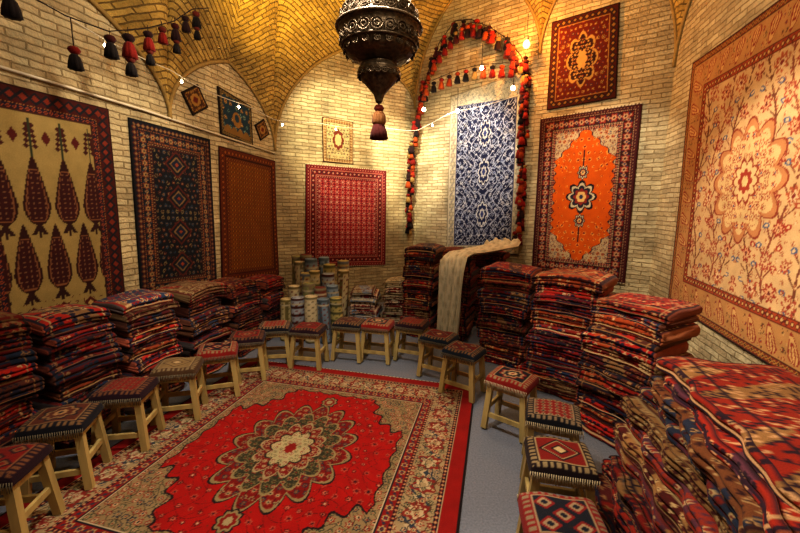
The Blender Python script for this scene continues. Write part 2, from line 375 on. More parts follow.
for cy in(-.62,0,.55):
    R.med(0,cy,.10,.19,8,'b8b8b4',.14,F);R.med(0,cy,.085,.168,8,'141c40',.14,F);R.med(0,cy,.05,.09,8,'a8a8a4',.14,F);R.med(0,cy,.03,.05,6,'2a3460',.1,F)
R.obj("blue_arabesque_wall_rug",wallmap(RP,RA,[(.70,.86),(1.90,.95),(1.86,3.42),(.68,3.27)])(w,h),seed=5)
# --- orange rug
w,h=1.15,2.0
R=Rug(w,h,.0085,'2a0e10')
d=R.band(0,.018,'3a1012');d=R.band(d,.035,'4a1412','dia','1a1420','8a5c40',sp=.035);d=R.band(d,.01,'a08060','dash','2a1014',sp=.02)
d=R.band(d,.115,'34100f','ros','7a241a','a07c5c','28304a',sp=.12);d=R.band(d,.01,'a08060','dash','2a1014',sp=.02);d=R.band(d,.03,'1c1420','dia','8a3424','a08060',sp=.03)
F=R.d>d;R.f(F,'a8906c')
R.flowers(F,.05,3,[('8a2a1c','b06a2c','20283c'),('2c3850','b09878','8a2a20'),('6a2a20','a8906c','2c3850')],.48)
x=abs(R.X);y=abs(R.Y)
g=x/.355+np.clip(y-.44,0,1)/.38
R.f(F&(g<1.0+.05*np.sin(y*60)),'2a1418')
G2=F&(g<.97+.05*np.sin(y*60));R.f(G2,'b84c06')
R.flowers(G2&(y>.30),.08,9,[('d08838','8a2810','2c2430')],.28)
R.flowers(G2&(y<.5)&(x>.17),.09,19,[('d06c14','8a2810','d09848')],.20)
R.f(G2&(x<.012)&(y<.55),'3a1c18')
for cy,rx,ry in((0,.19,.2),(.29,.07,.09),(-.29,.07,.09)):
    R.med(0,cy,rx,ry,8,'1c1418',.16,G2);R.med(0,cy,rx*.84,ry*.84,8,'b8a888',.16,G2);R.med(0,cy,rx*.70,ry*.70,8,'20202c',.14,G2);R.med(0,cy,rx*.5,ry*.5,8,'7a241c',.14,G2);R.med(0,cy,rx*.33,ry*.33,6,'c8a060',.1,G2);R.med(0,cy,rx*.16,ry*.16,6,'28304a',.1,G2)
R.fringe(.012)
R.obj("orange_medallion_wall_rug",wallmap(RP,RA,[(2.09,.73),(3.23,.70),(3.21,2.81),(2.07,2.78)])(w,h),seed=6)
# --- small medallion rug high on wall
w,h=.8,1.1
R=Rug(w,h,.009,'30100e')
d=R.band(0,.015,'2c100c');d=R.band(d,.08,'44140e','dia','18121a','86602c',sp=.07);d=R.band(d,.010,'96703c')
F=R.d>d;R.f(F,'54160e');R.flowers(F,.06,6,[('96703c','30181c','a88858'),('2c2838','8a4020','a88858')],.38)
R.med(0,0,.19,.34,8,'a08048',.12,F);R.med(0,0,.165,.30,8,'2a1216',.12,F);R.flowers(F&(np.hypot(R.X/.14,R.Y/.25)<1),.045,1,[('a88850','6a2018','a88850')],.42);R.med(0,0,.06,.12,6,'a88850',.1,F)
R.obj("small_red_medallion_wall_rug",wallmap(RP,RA,[(2.14,2.87),(2.94,2.90),(2.88,3.94),(2.13,3.93)])(w,h),seed=6)
# --- big right rug
w,h=2.15,2.3
R=Rug(w,h,.0085,'b0805a')
d=R.band(0,.014,'3a140a');d=R.band(d,.04,'742c0e','dia','a87838','3a140a',sp=.038);d=R.band(d,.012,'3a140a')
m0=d
d=R.band(d,.20,'ac7c48','boteh','86281a','c4985c',sp=.20)
q=((R.d>m0+.01)&(R.d<d-.01))&((((R.a/.20)%1)<.16)|(((R.a/.20)%1)>.86))
R.flowers(q,.05,2,[('8c3018','b88850','3c4658'),('5a3c20','b89058','8c3018')],.40,sym=False)
d=R.band(d,.012,'5a1c0c');d=R.band(d,.05,'983c1a','dia','5a1c0c','c49c60',sp=.045);d=R.band(d,.01,'5a1c0c')
F=R.d>d;R.f(F,'c4a070')
x=abs(R.X)
for cx0,amp,fr,ph,cc in((.16,.09,5.2,0,'6c3822'),(.42,.10,4.6,1.2,'7c3c26'),(.70,.07,5.6,2.1,'6c3822')):
    xc=cx0+amp*np.sin(R.Y*fr+ph);R.f(F&(abs(x-xc)<.010),cc)
    for sg in(-1,1):
        tt_=((R.Y/.13)%1);lx=(x-xc)*sg
        R.f(F&(lx>0)&(lx<.10)&(abs(lx-.13*tt_)<.009),cc)
        rr_=np.hypot(lx-.10,(tt_-.72)*.13*1.6)
        R.f(F&(rr_<.032),'98321e' if sg>0 else '4a5870');R.f(F&(rr_<.015),'d0ac7c')
R.flowers(F,.21,11,[('8c2c1a','c89066','6a201c'),('a4502f','d0b084','7c2820'),('6c3a28','c89c70','3c4c66'),('98402c','c4a070','842c1c')],.32,pet=8)
R.flowers(F,.06,12,[('9c4c30','c4a070','6c241c'),('c4a070','c4a070','c4a070'),('a87048','ccac80','843420')],.34)
R.med(0,0,.45,.45,12,'86341c',.12,F);R.med(0,0,.43,.43,12,'b4784a',.12,F);R.med(0,0,.38,.38,12,'ccaa74',.12,F);R.flowers(F&(np.hypot(R.X,R.Y)<.35),.07,3,[('983420','cc9c70','3c4c66'),('a45434','ccac78','842c1c')],.48)
R.med(0,0,.17,.17,10,'8c341c',.14,F);R.med(0,0,.145,.145,10,'d0b07c',.14,F);R.med(0,0,.09,.09,8,'963420',.14,F);R.med(0,0,.04,.04,6,'d0b078',.1,F)
R.obj("cream_floral_wall_rug",wallmap(QP,QA,[(.62,.66),(2.72,.62),(2.68,2.98),(.49,3.01)])(w,h),seed=7)
# --- floor rug
w,h=2.28,2.42
R=Rug(w,h,.0052,'7a120e')
d=R.band(0,.014,'140c10');d=R.band(d,.085,'84100d');d=R.band(d,.008,'a09070');d=R.band(d,.026,'17151f','dia','8e3a28','a89468',sp=.03)
m0=d
d=R.band(d,.19,'96825f','ros','7a241c','b09c78','2c3844',sp=.20)
mb=(R.d>m0)&(R.d<d)
R.vines(mb,.17,'4a3828',.12);R.flowers(mb,.05,21,[('7a1c14','b09c70','242a38'),('222c3c','a89670','7a241c'),('8a3a28','b4a27c','4a1814'),('3c4634','a08c64','1c222e'),('6e1612','8c4430','c0b088')],.46)
d=R.band(d,.024,'17151f','dia','8e3a28','a89468',sp=.028);d=R.band(d,.05,'7a110e','ros','a08458','20283c','2c3844',sp=.07);d=R.band(d,.010,'17151f');d=R.band(d,.006,'b8a888')
F=R.d>d;R.f(F,'960c08')
ix=w/2-d;iy=h/2-d
x=abs(R.X);y=abs(R.Y)
u=(ix-x)/.36;v=(iy-y)/.46;r=np.hypot(u,v)*(1+.07*np.cos(9*np.arctan2(v,u)*2))
sc_=.022*abs(np.sin(R.a*20))
C1=F&((r<1.0)|(R.d<d+.045+sc_));R.f(C1,'1e1012')
C2=F&((r<.96)|(R.d<d+.036+sc_));R.f(C2,'84704e')
R.vines(C2,.13,'3a2c20',.12);R.flowers(C2,.05,31,[('7a1c14','a08c68','20283c'),('1c2434','8c7a54','7a241c'),('8a3a28','a89470','2c1c18'),('343e2c','94805c','7a241c')],.47)
G=F&~C1
GG=G&(np.hypot(R.X/.40,R.Y/.53)>1.0)
R.vines(GG,.20,'5c0a0a',.06)
R.flowers(GG,.07,41,[('5c0808','b05844','300a0e'),('a04434','700a08','241820'),('4a0c10','983c2c','b09070'),('960c08','960c08','6a2418')],.33)
for sx,c in((1.0,'1c0e10'),(.97,'84724e'),(.93,'6e100c')):
    m=R.med(0,0,.43*sx,.57*sx,16,c,.10)
R.vines(m,.12,'3a0a0c',.12);R.flowers(m,.052,51,[('84724e','6a1814','20283c'),('242c3a','745838','6e100c'),('8a3a28','94805c','221010')],.45)
for sx,c in((1.0,'84744e'),(.95,'2c2c1e')):m=R.med(0,0,.32*sx,.43*sx,14,c,.12)
R.vines(m,.10,'504a30',.14);R.flowers(m,.046,61,[('84724e','7a2018','2c2c1e'),('7c2c20','948460','221818'),('685c38','2c2c1e','7a2018')],.45)
for sx,c in((1.0,'948460'),(.94,'6e1410')):m=R.med(0,0,.215*sx,.30*sx,12,c,.12)
R.flowers(m,.044,71,[('948460','7c2018','20283c'),('8e6848','a08e68','4c0e0e')],.45)
for sx,c in((1.0,'22201a'),(.92,'a0946c')):m=R.med(0,0,.15*sx,.20*sx,10,c,.12)
R.flowers(m,.038,81,[('7c2018','b4a880','20283c'),('4a5030','a89c70','7c2018')],.45);R.med(0,0,.04,.055,8,'7a1610',.12)
for sg in(-1,1):
    for sx,c in((1.0,'1c0e14'),(.85,'84724e'),(.65,'741610'),(.35,'948460')):R.med(0,sg*.61,.07*sx,.085*sx,8,c,.12)
R.fringe(.01)
bc=np.array([-.415,3.455])
ex=np.array([math.sin(math.radians(104)),math.cos(math.radians(104))]);ey=-np.array([math.sin(math.radians(194)),math.cos(math.radians(194))])
cen=bc-ey*(h/2)
def fmap(X,Y,off):
    xy=cen+X[...,None]*ex+Y[...,None]*ey
    return np.concatenate([xy,off[...,None]],-1)
R.obj("persian_floor_rug",fmap,thick=.012,wave=.0008)

# ---------------------------------------------------------------- folded rug stacks
PALS=[('5c120f','24101a','8a5a3c'),('3c0e10','141420','80502e'),('6a1410','181c30','a07452'),('161828','5e1814','8a6440'),('74180f','241014','a88058'),
 ('2c1210','5e221a','84603e'),('44221a','161420','926c44'),('501014','182438','a07c58'),('181420','54161a','84644a'),('6c1e14','141420','927048'),
 ('7c3418','2a1216','b08c5c'),('1f2c44','6c1c18','a88a64'),('8a1c14','1c1628','b89870'),('6c5034','4a1612','a48c64'),('8c3a1a','3a1414','c09c6c')]
LIGHT=[('b0a890','6a7484','c8bca0'),('94886c','5a3428','bcb098'),('78869a','b8b0a0','3c4658'),('6a201c','a89078','2a2838'),('a08a66','5a4c34','c8bc9c')]
WARM=[('5e3820','2c1416','9a7c54'),('6c1812','1c1220','a07450'),('7c5c38','3c1614','a89066'),('441414','181828','86603e'),('74301f','1c1822','b08c68'),('3c2430','6c2018','9a805c'),('4a2834','74281c','a88c68'),('1e2638','5c1c16','a08860'),('7a2014','241420','b89068')]
def stack(F,A,w,d,H,pal=PALS,lean=.08,t=.066,name="folded_rug_stack",seed=0,tilt=0.0,light=1.0,messy=1.0):
    r=np.random.RandomState(seed+11)
    a=math.radians(A);fw=np.array([math.sin(a),math.cos(a)]);bk=-fw;rt=np.array([fw[1],-fw[0]])*-1
    acc=Acc();z=.004;n=max(2,int(round(H/t)))
    hts=r.uniform(.6,1.5,n);hts*=(H-.004)/hts.sum()
    drift=np.cumsum(r.uniform(-.012,.012,n))*messy
    for k in range(n):
        th=hts[k]
        fz=k/max(1,n-1)
        ww=w*r.uniform(.82,1.0);off=fz*lean+r.uniform(-.026,.026)*messy+drift[k]*.5;off=max(off,-.03);sx=r.uniform(-.5,.5)*(w-ww)*.9;yawk=math.radians(r.uniform(-4,4)*messy)
        nx=int(72*max(1,w/.6))
        X=np.linspace(-ww/2,ww/2,nx)
        nfold=max(1,min(3,int(round(th/.030))))
        zf_=np.linspace(0,1,8*nfold+1);cell=(zf_*nfold)%1;cell[-1]=0
        bump_=np.sqrt(np.clip(1-(2*cell-1)**2,0,1))
        fo=r.uniform(0,.016,nfold+1)[np.minimum((zf_*nfold).astype(int),nfold)]
        rr=min(.019,th*.45)
        y1=rr*(1-bump_)+fo;z1=zf_*th
        dd=d*r.uniform(.86,1.0)
        y2=np.linspace(rr+.012,dd-rr,36);z2=np.full(len(y2),th)
        q3=np.linspace(pi/2,-pi/2,6)[1:];y3=dd-rr+rr*np.cos(q3);z3=th/2+th/2*np.sin(q3)
        y4=np.linspace(dd-rr,rr+.012,6)[1:-1];z4=np.zeros(len(y4))
        Y=np.concatenate([y1,y2,y3,y4]);Z=np.concatenate([z1,z2,z3,z4])
        al=np.concatenate([[0],np.cumsum(np.hypot(np.diff(Y),np.diff(Z)))])
        XX,YY=np.meshgrid(X,Y,indexing='ij');_,ZZ=np.meshgrid(X,Z,indexing='ij');_,AA=np.meshgrid(X,al,indexing='ij')
        ph=r.uniform(0,6,4)
        front=np.clip(1-YY/.12,0,1)
        YY=YY+front*(.012*np.sin(XX*14+ph[0])+.006*np.sin(XX*33+ph[1]))*messy
        e=np.clip((ww/2-abs(XX))/.014,0,1)**.5
        ZZ=th/2+(ZZ-th/2)*(.62+.38*e)
        topn=(ZZ/th)*(.007*np.sin(XX*9+ph[2])+.005*np.sin(YY*17+ph[3]+XX*6))*(1 if k==n-1 else .45)
        ed=(abs(XX)/(w/2))
        zz=z+ZZ+topn-(.026*fz)*ed**3-.014*fz*front
        zz=np.maximum(zz,.003)
        zz=zz+tilt*fz*XX
        p=pal[r.randint(len(pal))]
        c0_,c1_,c2_=[lin(cc)*light for cc in p];c3_=lin(pal[r.randint(len(pal))][0])*light
        C=np.zeros(XX.shape+(3,))+c0_
        ns=.5*np.sin(XX*11+ph[0]*3)+.5*np.sin(XX*23+AA*9+ph[1])
        C[ns>.35]=c3_
        cell=r.uniform(.022,.038);v=AA+r.uniform(0,.1);j=np.floor(v/cell);u=XX+ (j%2)*cell*.5+1
        i=np.floor(u/cell);hh=hs(i,j,seed+k*3);lx=u/cell-i-.5;ly=v/cell-j-.5
        mm=np.hypot(lx,ly) if k%2 else (abs(lx)+abs(ly))*.85
        C[(hh<.38)&(mm<.44)]=c1_;q2=(hh>.42)&(hh<.66)&(mm<.40);C[q2]=c2_*.8;C[(hh>.5)&(hh<.66)&(mm<.2)]=c1_
        g0=r.uniform(.01,.05)
        for o_,wd_,cc in((g0,.012,c1_),(g0+.012,.006,c2_*.75),(g0+.075,.010,c1_),(g0+.16,.006,c2_*.6),(g0+.166,.014,c1_)):
            C[(AA>o_)&(AA<o_+wd_)]=cc
        eb=ww/2-abs(XX)
        for lo,hi,cc in((0,.008,c0_*.6+c2_*.15),(.008,.028,c1_),(.05,.058,c2_*.6)):
            C[(eb>=lo)&(eb<hi)]=cc
        C=C*r.uniform(.65,1.35)
        xr=XX*math.cos(yawk)-YY*math.sin(yawk)+sx;yr=XX*math.sin(yawk)+YY*math.cos(yawk)+off
        xy=np.array(F)+xr[...,None]*rt+yr[...,None]*bk
        P=np.concatenate([xy,zz[...,None]],-1)
        acc.grid(P,C,0,wu=True,caps=True)
        z+=th
    return acc.build(name,[M_WOOL],(F[0],F[1],0))
S=[((-2.31,1.40),105,.46,.38,1.04),((-2.18,1.89),105,.48,.38,.98),((-2.05,2.37),105,.46,.38,.90),((-1.91,2.87),105,.5,.38,.88),((-1.76,3.42),105,.52,.40,.86),((-1.62,3.98),105,.5,.40,.78),((-1.48,4.47),105,.44,.36,.74)]
for i,s in enumerate(S): stack(*s,lean=.03,seed=i,light=1.0)
S=[((.20,4.52),202,.42,.48,1.12),((.62,4.37),202,.42,.48,.98),((1.00,3.66),213,.56,.5,1.0),((1.32,3.02),220,.58,.52,1.06),((1.40,2.42),240,.54,.50,.97)]
for i,s in enumerate(S): stack(*s,seed=20+i,lean=.10 if i<4 else .16,light=1.35)
stack((1.03,1.50),285,1.22,.60,.84,pal=WARM,lean=.28,seed=36,t=.078,messy=1.3,light=1.35)
stack((1.08,.46),280,.5,.44,.66,pal=WARM,lean=.05,seed=34,light=1.2)
for i,s in enumerate([((.57,5.2),208,.5,.5,1.02),((1.12,5.0),208,.5,.45,1.0),((1.66,4.3),215,.6,.5,.8),((2.06,3.72),225,.55,.5,.7)]): stack(*s,seed=50+i,lean=.03,light=1.2)
stack((-.46,4.62),185,.36,.42,.55,pal=LIGHT,lean=.03,seed=61,t=.05,light=.9)
stack((-.06,4.74),190,.36,.40,.66,pal=LIGHT,lean=.03,seed=63,t=.05,light=.9)

# ---------------------------------------------------------------- rolled carpets
ra=Acc();r=np.random.RandomState(5)
RC=['a8986c','8c9094','b4a480','66747e','9a8c54','b8aa84','7e7c50','64342a','788894','a08c58']
pos=[(-1.36,4.36,.50),(-1.20,4.34,.52),(-1.03,4.30,.55),(-.86,4.28,.52),(-.74,4.42,.50),(-1.28,4.53,.62),(-1.11,4.50,.66),(-.94,4.47,.62),(-.80,4.58,.62),(-1.22,4.72,.75),(-1.04,4.68,.78),(-.86,4.72,.74),(-1.32,4.92,.86),(-1.14,4.90,.90),(-.96,4.88,.84),(-.78,4.88,.76),(-1.40,5.12,.90),(-1.20,5.08,.94),(-1.0,5.05,.90),(-.80,5.05,.86)]
for i,(x,y,H) in enumerate(pos):
    R0=r.uniform(.068,.082);tx,ty=r.uniform(-.05,.04,2)
    col=lin(RC[i%len(RC)])*1.15;c2=lin(RC[(i*3+4)%len(RC)])*.4
    nz,nt_=34,32;zz=np.linspace(0,1,nz);th=np.arange(nt_)*2*pi/nt_
    rad=R0*(1+.04*np.sin(3*th+i))[None]*np.ones((nz,1));rad=rad*(1+.03*np.sin(zz*9+i))[:,None]
    Z=(zz*H)[:,None]*np.ones((1,nt_))+.004
    P=np.stack([x+tx*zz[:,None]*H*1.5+rad*np.cos(th),y+ty*zz[:,None]*H+rad*np.sin(th),Z],-1)
    C=np.zeros(P.shape)+col
    st=np.sin(th*4+i)[None]*np.ones((nz,1))
    if i%3==0: C[st>.6]=c2
    elif i%3==1: C[(np.abs(np.sin(zz*H*34))[:,None]*np.ones((1,nt_)))>.86]=c2
    g=np.sin(th*6+i)*np.sin(zz[:,None]*50);C[g>.62]=lin('6a2a20') if i%2 else c2;C[(zz>.95)|(zz<.05)]=c2;C[np.abs(zz-.88)<.02]=lin('b8ac8c')
    ra.grid(P,C,0,wu=True,caps=True)
    t=np.linspace(0,1,90);a=t*2*pi*4.2;rr=R0*.92*t+.004;o=np.array([x+tx*H*1.5,y+ty*H,H+.006])
    ra.tube(np.stack([o[0]+rr*np.cos(a),o[1]+rr*np.sin(a),np.full(90,o[2])],-1),.0045,col*1.1,0,n=5)
ra.build("rolled_carpets",[M_WOOL],(-1.1,4.7,0))

# ---------------------------------------------------------------- stools
SPAL=[('6c1410','24101a','8a5a3c'),('181c2c','6c1612','a08058'),('7a1410','10121c','a88460'),('4c2418','14141c','94704a'),('5a1012','1c2838','a07c58'),('14141c','7a1a14','b0946c')]
def stool(x,y,yaw,i):
    r=np.random.RandomState(100+i);a=Acc();hw,hd,H=.125,.105,.375
    cs_,sn=math.cos(math.radians(yaw)),math.sin(math.radians(yaw))
    def T(p): return (x+p[0]*cs_-p[1]*sn,y+p[0]*sn+p[1]*cs_,p[2])
    z0=.0148
    def bar(p,q,s1,s2=None):
        s2=s2 or s1;p=np.array(p,float);q=np.array(q,float);d=q-p;d/=np.linalg.norm(d)
        u=np.cross(d,[0,0,1.]) if abs(d[2])<.8 else np.array([1.,0,0]);u/=np.linalg.norm(u);v=np.cross(d,u)
        f=lambda c:[T(c+u*s1*i1+v*s2*i2) for i1,i2 in((-1,-1),(1,-1),(1,1),(-1,1))]
        a.hexa(f(p),f(q),(.5,.4,.2),1)
    for sx in(-1,1):
        for sy in(-1,1):
            bar((sx*(hw+.02),sy*(hd+.015),z0),(sx*(hw-.01),sy*(hd-.01),H),.019)
    for sy in(-1,1):
        bar((-hw,sy*(hd-.005),H-.035),(hw,sy*(hd-.005),H-.035),.009,.026)
        bar((-hw-.01,sy*(hd+.007),.12),(hw+.01,sy*(hd+.007),.12),.009,.016)
    for sx in(-1,1):
        bar((sx*(hw-.005),-hd,H-.035),(sx*(hw-.005),hd,H-.035),.009,.026)
        bar((sx*(hw+.006),-hd,.17),(sx*(hw+.006),hd,.17),.009,.016)
    f=lambda z:[T((sx*(hw+.01),sy*(hd+.01),z)) for sx,sy in((-1,-1),(1,-1),(1,1),(-1,1))]
    a.hexa(f(H),f(H+.015),(.5,.4,.2),1)
    n=46;u=np.linspace(-1,1,n);U,V=np.meshgrid(u,u)
    sw,sd=hw+.03,hd+.03
    e=(1-abs(U)**6)*(1-abs(V)**6)
    Xc=U*sw*(1-.03*V**2);Yc=V*sd*(1-.03*U**2)
    Z=H+.017+.034*np.clip(e,0,1)**.5+.004*np.sin(U*5+i)
    Z=np.where(np.maximum(abs(U),abs(V))>.999,H-.012,Z)
    C=np.zeros((n,n,3))
    p=SPAL[r.randint(len(SPAL))]
    if i==3:p=('7a6440','4a3420','a89068')
    if i in(14,15,16):p=[('741414','14161c','a89070'),('6c140f','1c1014','b09a70'),('141824','741a1a','a89070')][i-14]
    c0_,c1_,c2_=[lin(q) for q in p];C[:]=c0_
    dd=np.minimum(1-abs(U),1-abs(V))
    C[dd<.28]=c1_;aa=np.where(1-abs(U)<1-abs(V),V,U);C[(dd<.24)&(dd>.08)&(((aa*5)%1)<.5)]=c2_*.5;C[(dd>.28)&(dd<.34)]=c2_*.7
    sty=i%4
    if sty==0:
        for cx,cy in((0,0),(.4,.4),(-.4,.4),(.4,-.4),(-.4,-.4)):
            m=abs(U-cx)+abs(V-cy);C[m<.28]=c1_;C[m<.2]=c2_*.7;C[m<.1]=c0_
    elif sty==1:
        m=np.hypot(U,V)*(1+.12*np.cos(8*np.arctan2(V,U)));
        for q,cc in((.55,c1_),(.47,c2_*.7),(.38,c0_),(.2,c2_),(.1,c1_)):C[m<q]=cc
    elif sty==2:
        q=dd>.34;i_=np.floor(U*4);j_=np.floor(V*4);m=abs(U*4-i_-.5)+abs(V*4-j_-.5);C[q&(m<.42)]=c2_*.7;C[q&(m<.22)]=c1_
    else:
        m=abs(U)+abs(V)*1.0
        for q,cc in((.66,c1_),(.56,c2_*.7),(.5,c0_),(.3,c1_),(.2,c2_)):C[(m<q)&(dd>.3)]=cc
    P=np.stack([x+Xc*cs_-Yc*sn,y+Xc*sn+Yc*cs_,Z],-1)
    a.grid(P,C,0)
    for sy in(-1,1):
        for k in range(30):
            px=-sw+2*sw*(k+.5)/30;py=sy*(sd*.985)
            p0=T((px,py,H+.008));p1=T((px+r.uniform(-.004,.004),py+sy*.008,H-.03-r.uniform(0,.012)))
            a.tube([p0,p1],[.0032,.0022],lin('b0a080')*(.9 if i>12 else .3),0,n=4)
    a.build("wooden_stool",[M_WOOL,M_WOOD],(x,y,0))
SP=[(-1.86,1.58,12),(-1.90,1.97,18),(-1.80,2.33,10),(-1.66,2.68,15),(-1.52,3.02,20),(-1.40,3.34,14),(-1.25,3.66,10),(-.90,3.62,-8),(-.52,3.82,-12),(-.22,3.80,-14),(.14,3.82,-20),(.38,3.42,-30),(.56,3.09,-35),(.82,2.56,-38),(.93,2.10,-20),(.80,1.70,-12),(.65,1.30,-8)]
for i,s in enumerate(SP): stool(*s,i)

# ---------------------------------------------------------------- lantern
la=Acc();lx,ly=-.125,2.14
zf=lambda v:2.45+(45-v)*.0055
prof=[(.004,zf(101)),(.018,zf(99)),(.022,zf(96)),(.03,zf(92)),(.06,zf(86)),(.09,zf(80)),(.108,zf(74)),(.112,zf(70)),(.098,zf(67)),(.085,zf(65)),(.10,zf(63)),(.15,zf(60)),(.175,zf(56)),(.192,zf(50)),(.200,zf(43)),(.204,zf(38)),(.218,zf(35)),(.218,zf(33)),(.202,zf(31)),(.195,zf(24)),(.175,zf(17)),(.145,zf(12)),(.115,zf(9)),(.085,zf(7)),(.09,zf(5)),(.085,zf(3)),(.065,zf(-1)),(.05,zf(-5)),(.045,zf(-11)),(.07,zf(-15)),(.055,zf(-20)),(.02,zf(-25)),(.012,zf(-35))]
P=np.array(prof)
tt=np.linspace(0,len(P)-1,130);P2=np.stack([np.interp(tt,np.arange(len(P)),P[:,0]),np.interp(tt,np.arange(len(P)),P[:,1])],-1)
la.lathe((lx,ly,0),P2,(.1,.1,.1),0,n=64,ridge=.012,nr=16)
for zz,rr in((zf(34),.222),(zf(66),.09),(zf(6),.095),(zf(50),.196),(zf(20),.188)):
    th=np.linspace(0,2*pi,49);la.tube(np.stack([lx+rr*np.cos(th),ly+rr*np.sin(th),np.full(49,zz)],-1),.007,(.1,.1,.1),0)
for k in range(20):
    a0=k*2*pi/20
    t=np.linspace(0,2*pi,20)
    for zc,rb,sz in((zf(44),.206,.026),(zf(26),.203,.022),(zf(75),.112,.014),(zf(54),.186,.014),(zf(15),.165,.014)):
        for ks in(1,.45):
            ang=a0+sz*ks/rb*np.cos(t)*1.1;zz=zc+sz*ks*np.sin(t)
            la.tube(np.stack([lx+rb*np.cos(ang),ly+rb*np.sin(ang),zz],-1),.0038,(.1,.1,.1),0,n=5)
for k in range(60):
    z=zf(-33)+k*.052
    if z>5.35:break
    t=np.linspace(0,2*pi,12)
    dx,dy=((.016,0) if k%2 else (0,.016))
    la.tube(np.stack([lx+dx*np.cos(t),ly+dy*np.cos(t),z+.032*np.sin(t)],-1),.0045,(.1,.1,.1),0,n=5)
la.lathe((lx,ly,0),[(.018,zf(102)),(.028,zf(105)),(.018,zf(108))],lin('6a2418'),1,n=24)
la.lathe((lx,ly,0),[(.022,zf(108)),(.034,zf(112)),(.036,zf(118)),(.026,zf(121))],lin('8a5a30'),1,n=36,ridge=.08,nr=12)
la.lathe((lx,ly,0),[(.028,zf(120)),(.040,zf(127)),(.046,zf(134)),(.01,zf(135))],lin('4a1812'),1,n=36,ridge=.10,nr=12)
la.tube([[lx,ly,zf(99)],[lx,ly,zf(105)]],.006,(.1,.1,.1),0)
la.build("hanging_metal_lantern",[M_METAL,M_WOOL],(lx,ly,2.5))

# ---------------------------------------------------------------- tassel garlands
TC=['6e140e','140e10','84300f','9a4018','3a0e10','8a6c3c','6a120f','241014','8a1c12']
def tassel(a,p,L,col,col2):
    x,y,z=p
    a.tube([[x,y,z+.02],[x,y,z-L*.2]],.0025,lin('1c1214'),0,n=4)
    a.lathe((x,y,z),[(.003,-L*.12),(L*.15,-L*.17),(L*.20,-L*.27),(L*.15,-L*.37),(.006+L*.05,-L*.42)],lin(col),0,n=16,ridge=.08,nr=8)
    a.lathe((x,y,z),[(L*.08,-L*.41),(L*.15,-L*.5),(L*.2,-L*.7),(L*.235,-L*.97),(L*.05,-L*1.0)],lin(col2),0,n=24,ridge=.12,nr=8)
def wp(P,az,s,z,off):
    a=math.radians(az);dr=np.array([math.sin(a),math.cos(a)]);n=np.array([dr[1],-dr[0]])
    if n@(O[:2]-(np.array(P)+dr))<0:n=-n
    q=np.array(P)+dr*s+n*off;return np.array([q[0],q[1],z])
def curve(pts,n):
    pts=np.array(pts,float);s=np.concatenate([[0],np.cumsum(np.linalg.norm(np.diff(pts,axis=0),axis=1))]);t=np.linspace(0,s[-1],n)
    return np.stack([np.interp(t,s,pts[:,k]) for k in range(3)],-1)
ga=Acc();r=np.random.RandomState(3)
path=[wp(RP,RA,s,z,.17) for s,z in((.06,1.25),(.04,1.8),(.08,2.6),(.2,3.2),(.36,3.65),(.55,4.02),(.80,4.24),(1.05,4.2),(1.35,4.02),(1.6,3.82),(1.82,3.55),(1.9,3.3),(1.92,2.6),(1.93,1.8),(1.93,1.25))]
cv=curve(path,140);ga.tube(cv,.006,lin('2a1410'),0)
for k in range(1,140):
    right=k>88;top=48<k<=84
    if top and k%2: continue
    jit=r.uniform(-.045,.045,3)*(1.1 if right else .9)
    tassel(ga,cv[k]+jit,r.uniform(.12,.20),TC[r.randint(9)],TC[r.randint(9)])
    if k%3==0: tassel(ga,cv[k]+r.uniform(-.05,.05,3),r.uniform(.14,.22),TC[r.randint(9)],TC[r.randint(9)])
for a0,b0,sag in(((.45,3.75),(1.5,3.9),.30),((.3,3.45),(1.85,3.45),.10)):
    t=np.linspace(0,1,24);pts=[wp(RP,RA,a0[0]+(b0[0]-a0[0])*q,a0[1]+(b0[1]-a0[1])*q+sag*math.sin(q*pi),.22) for q in t]
    ga.tube(pts,.004,lin('2a1410'),0)
    for k in range(1,23,2): tassel(ga,pts[k],.18,TC[r.randint(9)],TC[r.randint(9)])
ga.build("tassel_garland",[M_WOOL],(.9,5.9,2.5))
gb=Acc()
pts=[wp(LP,LA,s,z,.5) for s,z in((-3.3,2.75),(-2.91,2.70),(-2.65,2.72),(-2.36,2.86),(-2.1,3.02),(-1.9,3.2),(-1.7,3.3))]
cv=curve(pts,60);gb.tube(cv,.004,lin('1c1214'),0)
for k,L in((4,.17),(14,.30),(22,.17),(27,.19),(33,.16),(38,.14),(43,.15),(48,.14),(53,.15)):
    if k==14:
        gb.tube([cv[k],cv[k]-[0,0,.16]],.003,lin('1c1214'),0);tassel(gb,cv[k]-[0,0,.14],.16,TC[0],TC[1]);continue
    tassel(gb,cv[k],L,['241014','3a0e10','5a2018'][k%3],['241014','6e140e','140e10'][(k//2)%3])
    if k%2:tassel(gb,cv[k]-[0,0,L*.8],L*.8,'5a2018','140e10')
gb.build("hanging_tassel_string",[M_WOOL],(-2.0,3.0,2.8))

